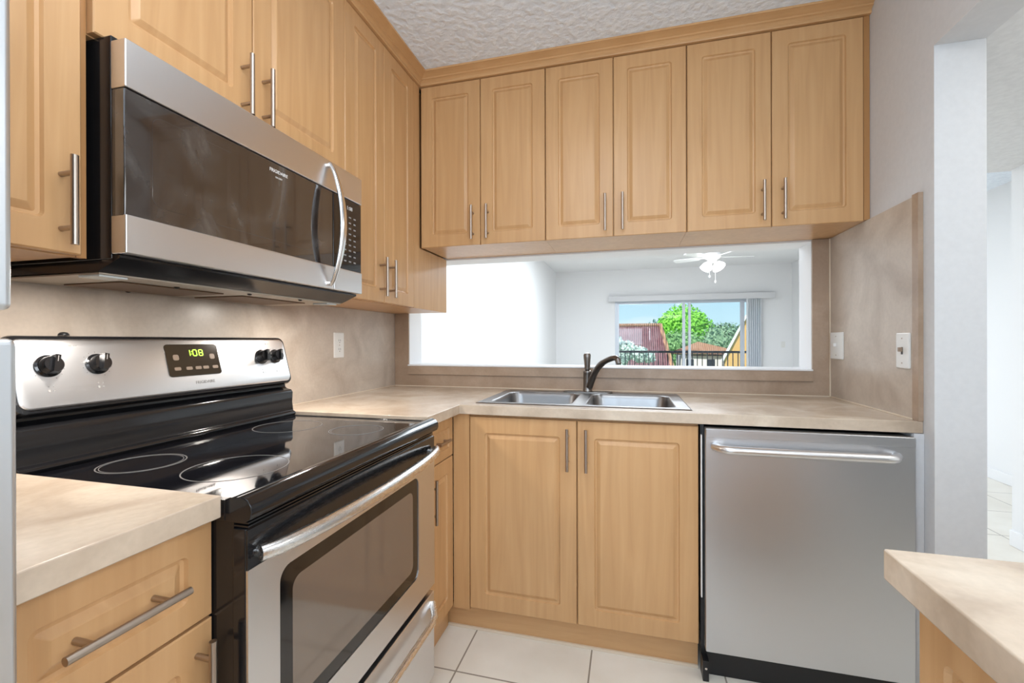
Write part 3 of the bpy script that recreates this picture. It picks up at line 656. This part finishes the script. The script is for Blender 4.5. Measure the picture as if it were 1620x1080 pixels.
for k in range(15):
    s = k / 14; pts.append(S.lerp(E, s) + Vector((-.010, .0, .028)) * math.sin(math.pi * s))
pts += [E + Vector((.010, -.010, .001)), E + Vector((.018, -.018, -.006))]
tube(bm, pts, [.016] * 4 + [.0145] * 6 + [.0125] * 5 + [.012, .0125], 16); part('spout', bm, M['faucet'], t, smooth='auto')
part('spout_head', lathe(B(), E + Vector((.020, -.020, -.008)), (.25, -.25, -1), [(.011, -.006), (.0125, 0), (.012, .018), (.009, .020)], 16), M['faucet'], t, smooth='auto')

# ------------------------------------------------------------------ refrigerator
t = thing('refrigerator', 'pale stainless refrigerator at the left edge, only door edges showing', 'refrigerator', (.4, -2.39, 0))
bm = bx(.05, .700, -2.765, -2.016, .03, 1.70)
for fx in (.1, .65):
    for fy in (-2.72, -2.06): tube(bm, [(fx, fy, .0005), (fx, fy, .031)], .02, 10)
part('fridge_body', bm, M['blackmat'], t)
fd = part('fridge_door', bx(.703, .780, -2.768, -2.003, .07, 1.169), M['fridge'], t, bevel=.006, bseg=4)
fz = part('freezer_door', bx(.703, .778, -2.768, -2.005, 1.193, 1.70), M['fridge'], t, bevel=.006, bseg=4)
for pa, za, zb in ((fd, .75, 1.12), (fz, 1.24, 1.50)):
    bm = B(); tube(bm, [(.7805, -2.70, za), (.820, -2.70, za + .01), (.825, -2.70, (za + zb) / 2), (.820, -2.70, zb - .01), (.7805, -2.70, zb)], .011, 12); part('handle', bm, M['chrome'], pa, smooth='auto')

# ------------------------------------------------------------------ outlets and switches
def plate(label, cat, kind, o, u, w=.070, h=.115, name=None, m='whiteplastic'):
    """o centre on the wall surface, u horizontal direction; normal = u x z"""
    o, u = Vector(o), Vector(u); v = Vector((0, 0, 1)); n = u.cross(v)
    t = thing(name or ('electrical_outlet' if kind == 'outlet' else 'light_switch'), label, cat, o - v * h / 2)
    part('cover_plate', rings_plate(B(), o - u * w / 2 - v * h / 2, u, v, w, h, [(0, .004, .0004), (0, .004, .004), (.003, .003, .0062)]), M[m], t)
    def blk(nm, c, a, b, d0, d1, mm):
        bm = B(); vv = [bm.verts.new(o + u * (c[0] + s * a) + v * (c[1] + q * b) + n * k) for k in (d0, d1) for s in (-1, 1) for q in (-1, 1)]
        for f in ((0, 1, 3, 2), (4, 6, 7, 5), (0, 4, 5, 1), (2, 3, 7, 6), (0, 2, 6, 4), (1, 5, 7, 3)): bm.faces.new([vv[i] for i in f])
        return part(nm, bm, mm, t, bevel=.0008)
    if kind == 'outlet':
        for s in (-1, 1):
            blk('receptacle', (0, s * .020), .0165, .0145, .0060, .0075, M[m])
            for q in (-.006, .006): blk('slot', (q, s * .020 + .002), .0012, .0045, .0070, .0078, M['slot'])
            blk('slot', (0, s * .020 - .008), .002, .002, .0070, .0078, M['slot'])
        blk('screw', (0, 0), .0025, .0025, .006, .0074, M['nickel'])
    else:
        blk('toggle_slot', (0, 0), .0052, .012, .006, .0066, M['slot'] if kind == 'dark' else M[m])
        blk('toggle', (0, .004), .0038, .007, .0063, .017, M['button'] if kind == 'dark' else M[m])
        for s in (-1, 1): blk('screw', (0, s * .040), .0024, .0024, .006, .0074, M['nickel'])
plate('white electrical outlet on the tan backsplash right of the stove', 'outlet', 'outlet', (.010, -.517, 1.149), (0, 1, 0))
plate('white switch plate on the right backsplash, beside the pass-through corner', 'light switch', 'plain', (2.160, -.082, 1.142), (0, -1, 0), w=.115)
plate('white switch plate with dark toggle near the outer edge of right backsplash', 'light switch', 'dark', (2.160, -.553, 1.131), (0, -1, 0))
plate('small white switch on the far living room wall right of the blinds', 'light switch', 'plain', (4.10, 7.0, 1.09), (1, 0, 0))

# ------------------------------------------------------------------ lamps
def area(name, loc, w, h, power, col=COOL_TINT):
    l = bpy.data.lights.new(name, 'AREA'); l.shape = 'RECTANGLE'; l.size = w; l.size_y = h; l.energy = power; l.color = col
    o = bpy.data.objects.new(name, l); COL.objects.link(o); o.location = loc; return o
def ceiling_light(label, x, y, z, w, h, power, col=COOL_TINT):
    t = thing('ceiling_light', label, 'light', (x, y, z - .07), 'ceiling lights')
    part('housing', bx(x - w / 2 - .02, x + w / 2 + .02, y - h / 2 - .02, y + h / 2 + .02, z - .03, z - .0005), M['whitetrim'], t, bevel=.004)
    part('diffuser', bx(x - w / 2, x + w / 2, y - h / 2, y + h / 2, z - .07, z - .0305), M['lampglow'], t, bevel=.01)
    area('lamp', (x, y, z - .078), w, h, power, col)
ceiling_light('square white ceiling light over the kitchen aisle in front of the stove', 1.15, -1.75, CEIL, .55, .9, KITCHEN_W)
ceiling_light('added fill light on the living room ceiling nearest the pass-through', 1.1, 1.9, CEIL, 1.3, 1.2, LIVING_FILL_W)  # unseen fixture, added to brighten the living room
ceiling_light('added fill light on the living room ceiling toward the balcony door', 1.6, 4.0, 2.61, 1.8, 1.0, LIVING_FILL_W * 1.8)  # second unseen fixture, added to lighten the far wall
ceiling_light('added fill light on the hallway ceiling beyond the kitchen doorway', 2.85, -1.3, 2.13, .6, 1.4, HALL_FILL_W)  # unseen fixture, added as hall fill

for p in HOOD_LAMPS: area('microwave_underlight', p, .05, .045, HOOD_W, (1, .93, .85))
# added fill lamps inside the unseen windows: behind the camera, hall, right wall
dl = area('window_fill', (1.1, -4.09, 1.5), 1.6, 1.25, WINDOW_FILL_W); dl.rotation_euler = (R(90), 0, 0)
dh = area('hall_window_fill', (3.385, -1.45, 1.35), 1.35, 1.15, HALL_WINDOW_FILL_W, (.92, .97, 1.0)); dh.rotation_euler = (R(90), 0, R(90))
ds = area('side_window_fill', (2.165, -2.75, 1.57), .9, .84, SIDE_FILL_W, (.88, .96, 1.04)); ds.rotation_euler = (R(90), 0, R(90))
# ceiling fan
t = thing('ceiling_fan', 'white ceiling fan with lit frosted shades in the living room', 'ceiling fan', (2.52, 4.9, 2.61))
fx, fy = 2.52, 4.9
part('canopy', lathe(B(), (fx, fy, 2.6095), (0, 0, -1), [(.07, 0), (.068, .03), (.03, .06), (.014, .07), (.014, .10), (.014, .12)], 24), M['fanwhite'], t, smooth='auto')
part('motor_housing', lathe(B(), (fx, fy, 2.4895), (0, 0, -1), [(.05, 0), (.115, .02), (.125, .06), (.10, .095), (.07, .11), (.055, .15)], 28), M['fanwhite'], t, smooth='auto')
for k in range(5):
    a = R(8 + 72 * k); dx, dy = math.cos(a), math.sin(a); px, py = -dy, dx; tl = R(12); bm = B()
    def bp(r, s, z): return (fx + dx * r + px * s * math.cos(tl), fy + dy * r + py * s * math.cos(tl), 2.412 + s * math.sin(tl) + z)
    lo_ = [(.12, .018), (.18, .022), (.22, .055), (.50, .068), (.56, .060), (.58, .03)]
    loop = [(r, s) for r, s in lo_] + [(r, -s) for r, s in lo_[::-1]]
    A_ = [bm.verts.new(bp(r, s, 0)) for r, s in loop]; B_ = [bm.verts.new(bp(r, s, .007)) for r, s in loop]
    bm.faces.new(A_); bm.faces.new(B_[::-1])
    for q in range(len(loop)): bm.faces.new((A_[q], A_[(q + 1) % len(loop)], B_[(q + 1) % len(loop)], B_[q]))
    part('blade', bm, M['fanwhite'], t)
for k in range(4):
    a = R(45 + 90 * k); c = Vector((fx + .07 * math.cos(a), fy + .07 * math.sin(a), 2.325)); ax = Vector((math.cos(a) * .9, math.sin(a) * .9, -1))
    part('light_shade', lathe(B(), c, ax, [(.022, 0), (.045, .02), (.066, .06), (.078, .10), (.070, .105), (.01, .09)], 20), M['fanglow'], t, smooth='auto')
for q, z in ((-.05, 2.14), (.03, 2.06)):
    bm = B(); tube(bm, [(fx + q, fy - .06, 2.335), (fx + q, fy - .06, z)], .0025, 6); lathe(bm, (fx + q, fy - .06, z), (0, 0, -1), [(.004, 0), (.014, .012), (.014, .028), (.004, .04)], 10); part('pull_chain', bm, M['fanwhite'], t)
pl = bpy.data.lights.new('fan_lamp', 'POINT'); pl.energy = FAN_W; pl.shadow_soft_size = .12; po = bpy.data.objects.new('fan_lamp', pl); COL.objects.link(po); po.location = (fx, fy, 2.15)

# vertical blinds and valance
t = thing('vertical_blinds', 'grey-white vertical blinds stacked open at the right of the balcony door', 'blinds', (3.60, 6.93, .02))
part('head_rail', bx(.912, 3.93, 6.905, 6.955, 1.985, 2.03), M['whitetrim'], t)
part('valance', bx(.905, 3.94, 6.885, 6.897, 1.955, 2.065), M['valance'], t, bevel=.003)
for k in range(7):
    x = 3.475 + k * .036; bm = B(); n = 5; A_ = []; Bq = []
    for j in range(n):
        s = j / (n - 1) - .5; q = .004 * math.cos(math.pi * s)
        A_.append((x - s * .021, 6.925 + s * .075 - q)); Bq.append((x - s * .021 + .0012, 6.925 + s * .075 - q + .0004))
    lp = A_ + Bq[::-1]; lo_ = [bm.verts.new((*p, .03)) for p in lp]; hi_ = [bm.verts.new((*p, 1.984)) for p in lp]
    bm.faces.new(lo_); bm.faces.new(hi_[::-1])
    for q in range(len(lp)): bm.faces.new((lo_[q], lo_[(q + 1) % len(lp)], hi_[(q + 1) % len(lp)], hi_[q]))
    part('slat', bm, M['blind'], t)

# ------------------------------------------------------------------ balcony
struct('floor_balcony', bx(-1.5, 6.0, 7.151, 8.6, -.25, -.03), M['concrete'])
t = thing('balcony_railing', 'dark metal balcony railing with thin vertical balusters', 'railing', (2.3, 8.42, -.03))
part('top_rail', bx(-1.4, 5.9, 8.395, 8.445, .885, .935), M['darkrail'], t)
part('bottom_rail', bx(-1.4, 5.9, 8.405, 8.435, .06, .09), M['darkrail'], t)
for x in (-1.4, 5.86): part('post', bx(x, x + .04, 8.40, 8.44, -.0295, .884), M['darkrail'], t)
k = 0; x = -1.3
while x < 5.8: part('baluster', bx(x, x + .018, 8.411, 8.429, .091, .884), M['darkrail'], t); x += .105

# ------------------------------------------------------------------ outside
GZ = -3.0
struct('ground', bx(-40, 60, 8.7, 130, GZ - .2, GZ), M['lawn'])
def foliage(blobs, n, size, seed, squash=1.):
    rnd = random.Random(seed); bm = B(); tot = sum(b[3] ** 2 for b in blobs)
    for cx, cy, cz, r in blobs:
        g = bmesh.ops.create_icosphere(bm, subdivisions=3, radius=r * .78)
        for v in g['verts']:
            k = 1 + .28 * noise.noise(v.co * (2.2 / r) + Vector((seed, 0, 0))); v.co = v.co * k; v.co.z *= squash; v.co += Vector((cx, cy, cz))
        for _ in range(int(n * r * r / tot)):
            d_ = Vector((rnd.gauss(0, 1), rnd.gauss(0, 1), rnd.gauss(0, 1))).normalized(); c = Vector((cx, cy, cz)) + Vector((d_.x, d_.y, d_.z * squash)) * r * rnd.uniform(.82, 1.12)
            a = Vector((rnd.gauss(0, 1), rnd.gauss(0, 1), rnd.gauss(0, 1))).normalized(); b = a.cross(d_).normalized() if a.cross(d_).length > .1 else Vector((0, 0, 1)); s = size * rnd.uniform(.6, 1.3)
            bm.faces.new([bm.verts.new(c + a * s), bm.verts.new(c + b * s * .5), bm.verts.new(c - a * s), bm.verts.new(c - b * s * .5)])
    return bm
def tree(label, x, y, blobs, m, n, size, seed, group='trees beyond the balcony', sq=1., trunk=.22):
    t = thing('tree', label, 'tree', (x, y, GZ), group)
    top = max(b[2] for b in blobs); bm = B(); tube(bm, [(x, y, GZ), (x + .1, y, GZ + (top - GZ) * .5), (x, y, top)], [trunk, trunk * .7, trunk * .3], 8)
    for b in blobs[:4]: tube(bm, [(x + .05, y, GZ + (top - GZ) * .5), (b[0], b[1], b[2])], [trunk * .5, trunk * .2], 6)
    part('trunk', bm, M['bark'], t, smooth=True); part('foliage', foliage(blobs, n, size, seed, sq), M[m], t)
    return t
def far(k, blobs):
    """the same crown k times as far from the kitchen, k times as large"""
    c = (1.29, -2.26, 1.17); return [tuple(c[i] + (b[i] - c[i]) * k for i in range(3)) + (b[3] * k,) for b in blobs]
b = far(1.33, [(6.1, 40, 2.4, 1.9), (4.7, 40, 1.6, 1.3), (7.5, 40, 1.9, 1.3), (5.3, 39.6, 2.5, 1.3), (7.0, 39.6, 2.6, 1.1), (8.1, 40, 1.2, .9)])
tree('bright green domed tree rising highest behind the balcony door glass', b[0][0], b[0][1], b, 'leaf_bright', 5200, .21, 3)
b = far(1.32, [(7.7, 32, 1.1, 1.25), (8.6, 32.4, .9, 1.4), (6.9, 32, .2, 1.1), (7.9, 31.5, -.4, 1.3), (9.3, 32, .0, 1.3)])
tree('grey-green bushy tree right of the bright tree', b[0][0], b[0][1], b, 'leaf_olive', 4600, .17, 5)
b = far(1.19, [(4.5, 30, .9, .95), (5.3, 30, .8, .9), (4.9, 29.6, .0, .9), (5.9, 30, .1, .8), (4.3, 30, -.2, .8)])
tree('mid green loose tree beside the pink roof, below the bright tree', b[0][0], b[0][1], b, 'leaf_mid', 4200, .13, 8)
for i, (x, lab) in enumerate(((-1.9, 'distant blue-green treetop above the left end of the pink roof ridge'), (6.5, 'distant blue-green treetop above the pink roof ridge, nearest the bright tree'))):
    tree(lab, x, 78, [(x, 78, 2.4, 2.3), (x - 1.7, 78, 2.0, 1.8), (x + 1.7, 78, 2.2, 1.8), (x, 78, .8, 2.2)], 'leaf_far', 1500, .35, 11 + i)
tree('pale flowering shrub tree in front of the pink roof', .95, 16, [(.75, 16, 1.0, .36), (1.25, 16, .78, .34), (.45, 16, 1.2, .30), (1.75, 16, .62, .30), (.9, 16, .5, .4), (2.1, 16, .5, .2)], 'leaf_white', 5200, .075, 21, trunk=.07)
# neighbour house with the pink tiled roof
t = thing('house', 'neighbouring house with a pink-red tiled roof at left in the door glass', 'house', (0, 27, GZ))
part('wall', bx(-9, 2.9, 26.2, 33, GZ, -.6), M['stucco_white'], t)
bm = B(); v = [bm.verts.new(p) for p in ((-9.5, 22.9, -1.6), (3.95, 22.9, -1.6), (3.22, 26.2, 2.06), (-9.5, 26.2, 2.06), (3.95, 33.2, -1.2), (-9.5, 33.2, -1.2))]
for f in ((0, 1, 2, 3), (3, 2, 4, 5)): bm.faces.new([v[i] for i in f])
g = bmesh.ops.solidify(bm, geom=bm.faces[:], thickness=.15); part('roof', bm, M['roof_pink'], t)
bm = B(); tube(bm, [(3.95, 22.85, -1.5), (3.22, 26.15, 2.16)], .11, 8); tube(bm, [(3.22, 26.2, 2.14), (-9.5, 26.2, 2.14)], .10, 8); part('ridge_cap', bm, M['roof_terra'], t)
# small terracotta roofed shelter
t = thing('house', 'low building with a small terracotta roof between the door stiles', 'house', (5.6, 28, GZ))
part('wall', bx(4.6, 8.6, 27.95, 31, GZ, .20), M['stucco_white'], t)
bm = B(); v = [bm.verts.new(p) for p in ((3.9, 27.6, .35), (9.0, 27.6, .25), (8.4, 28.9, .40), (5.75, 28.9, 1.10), (4.6, 28.9, .60), (9.0, 31.4, .2), (3.9, 31.4, .2))]
for f in ((0, 1, 2, 3, 4), (4, 3, 2, 5, 6)): bm.faces.new([v[i] for i in f])
bmesh.ops.solidify(bm, geom=bm.faces[:], thickness=.12); part('roof', bm, M['roof_terra'], t)
for x in (4.9, 6.15, 7.1): part('window', bx(x, x + .45, 27.90, 27.949, -1.2, -.02), M['carglass'], t)
# orange gabled house on the right
t = thing('house', 'orange stucco house gable with white roof edge at right in the door glass', 'house', (7.6, 24, GZ))
def gable(lp, ya, yb, m, name, dz=0.):
    bm = B(); A_ = [bm.verts.new((x, ya, z + dz)) for x, z in lp]; B_ = [bm.verts.new((x + (yb - ya) * .34, yb, z + dz)) for x, z in lp]
    bm.faces.new(A_); bm.faces.new(B_[::-1])
    for q in range(len(lp)): bm.faces.new((A_[q], A_[(q + 1) % len(lp)], B_[(q + 1) % len(lp)], B_[q]))
    part(name, bm, M[m], t)
gable([(6.30, GZ), (9.4, GZ), (9.4, -.2), (7.35, 2.35), (6.30, .30)], 23.5, 27.0, 'stucco_orange', 'wall')
gable([(6.08, .12), (7.35, 2.62), (9.75, -.38), (9.66, -.45), (7.35, 2.42), (6.20, .06)], 23.3, 23.49, 'whitetrim', 'rake_trim')
gable([(6.24, .19), (7.35, 2.42), (9.66, -.42), (9.60, -.44), (7.35, 2.37), (6.26, .16)], 23.5, 27.2, 'roof_terra', 'roof')
for o in bpy.data.objects:
    if '_org' in o: del o['_org']
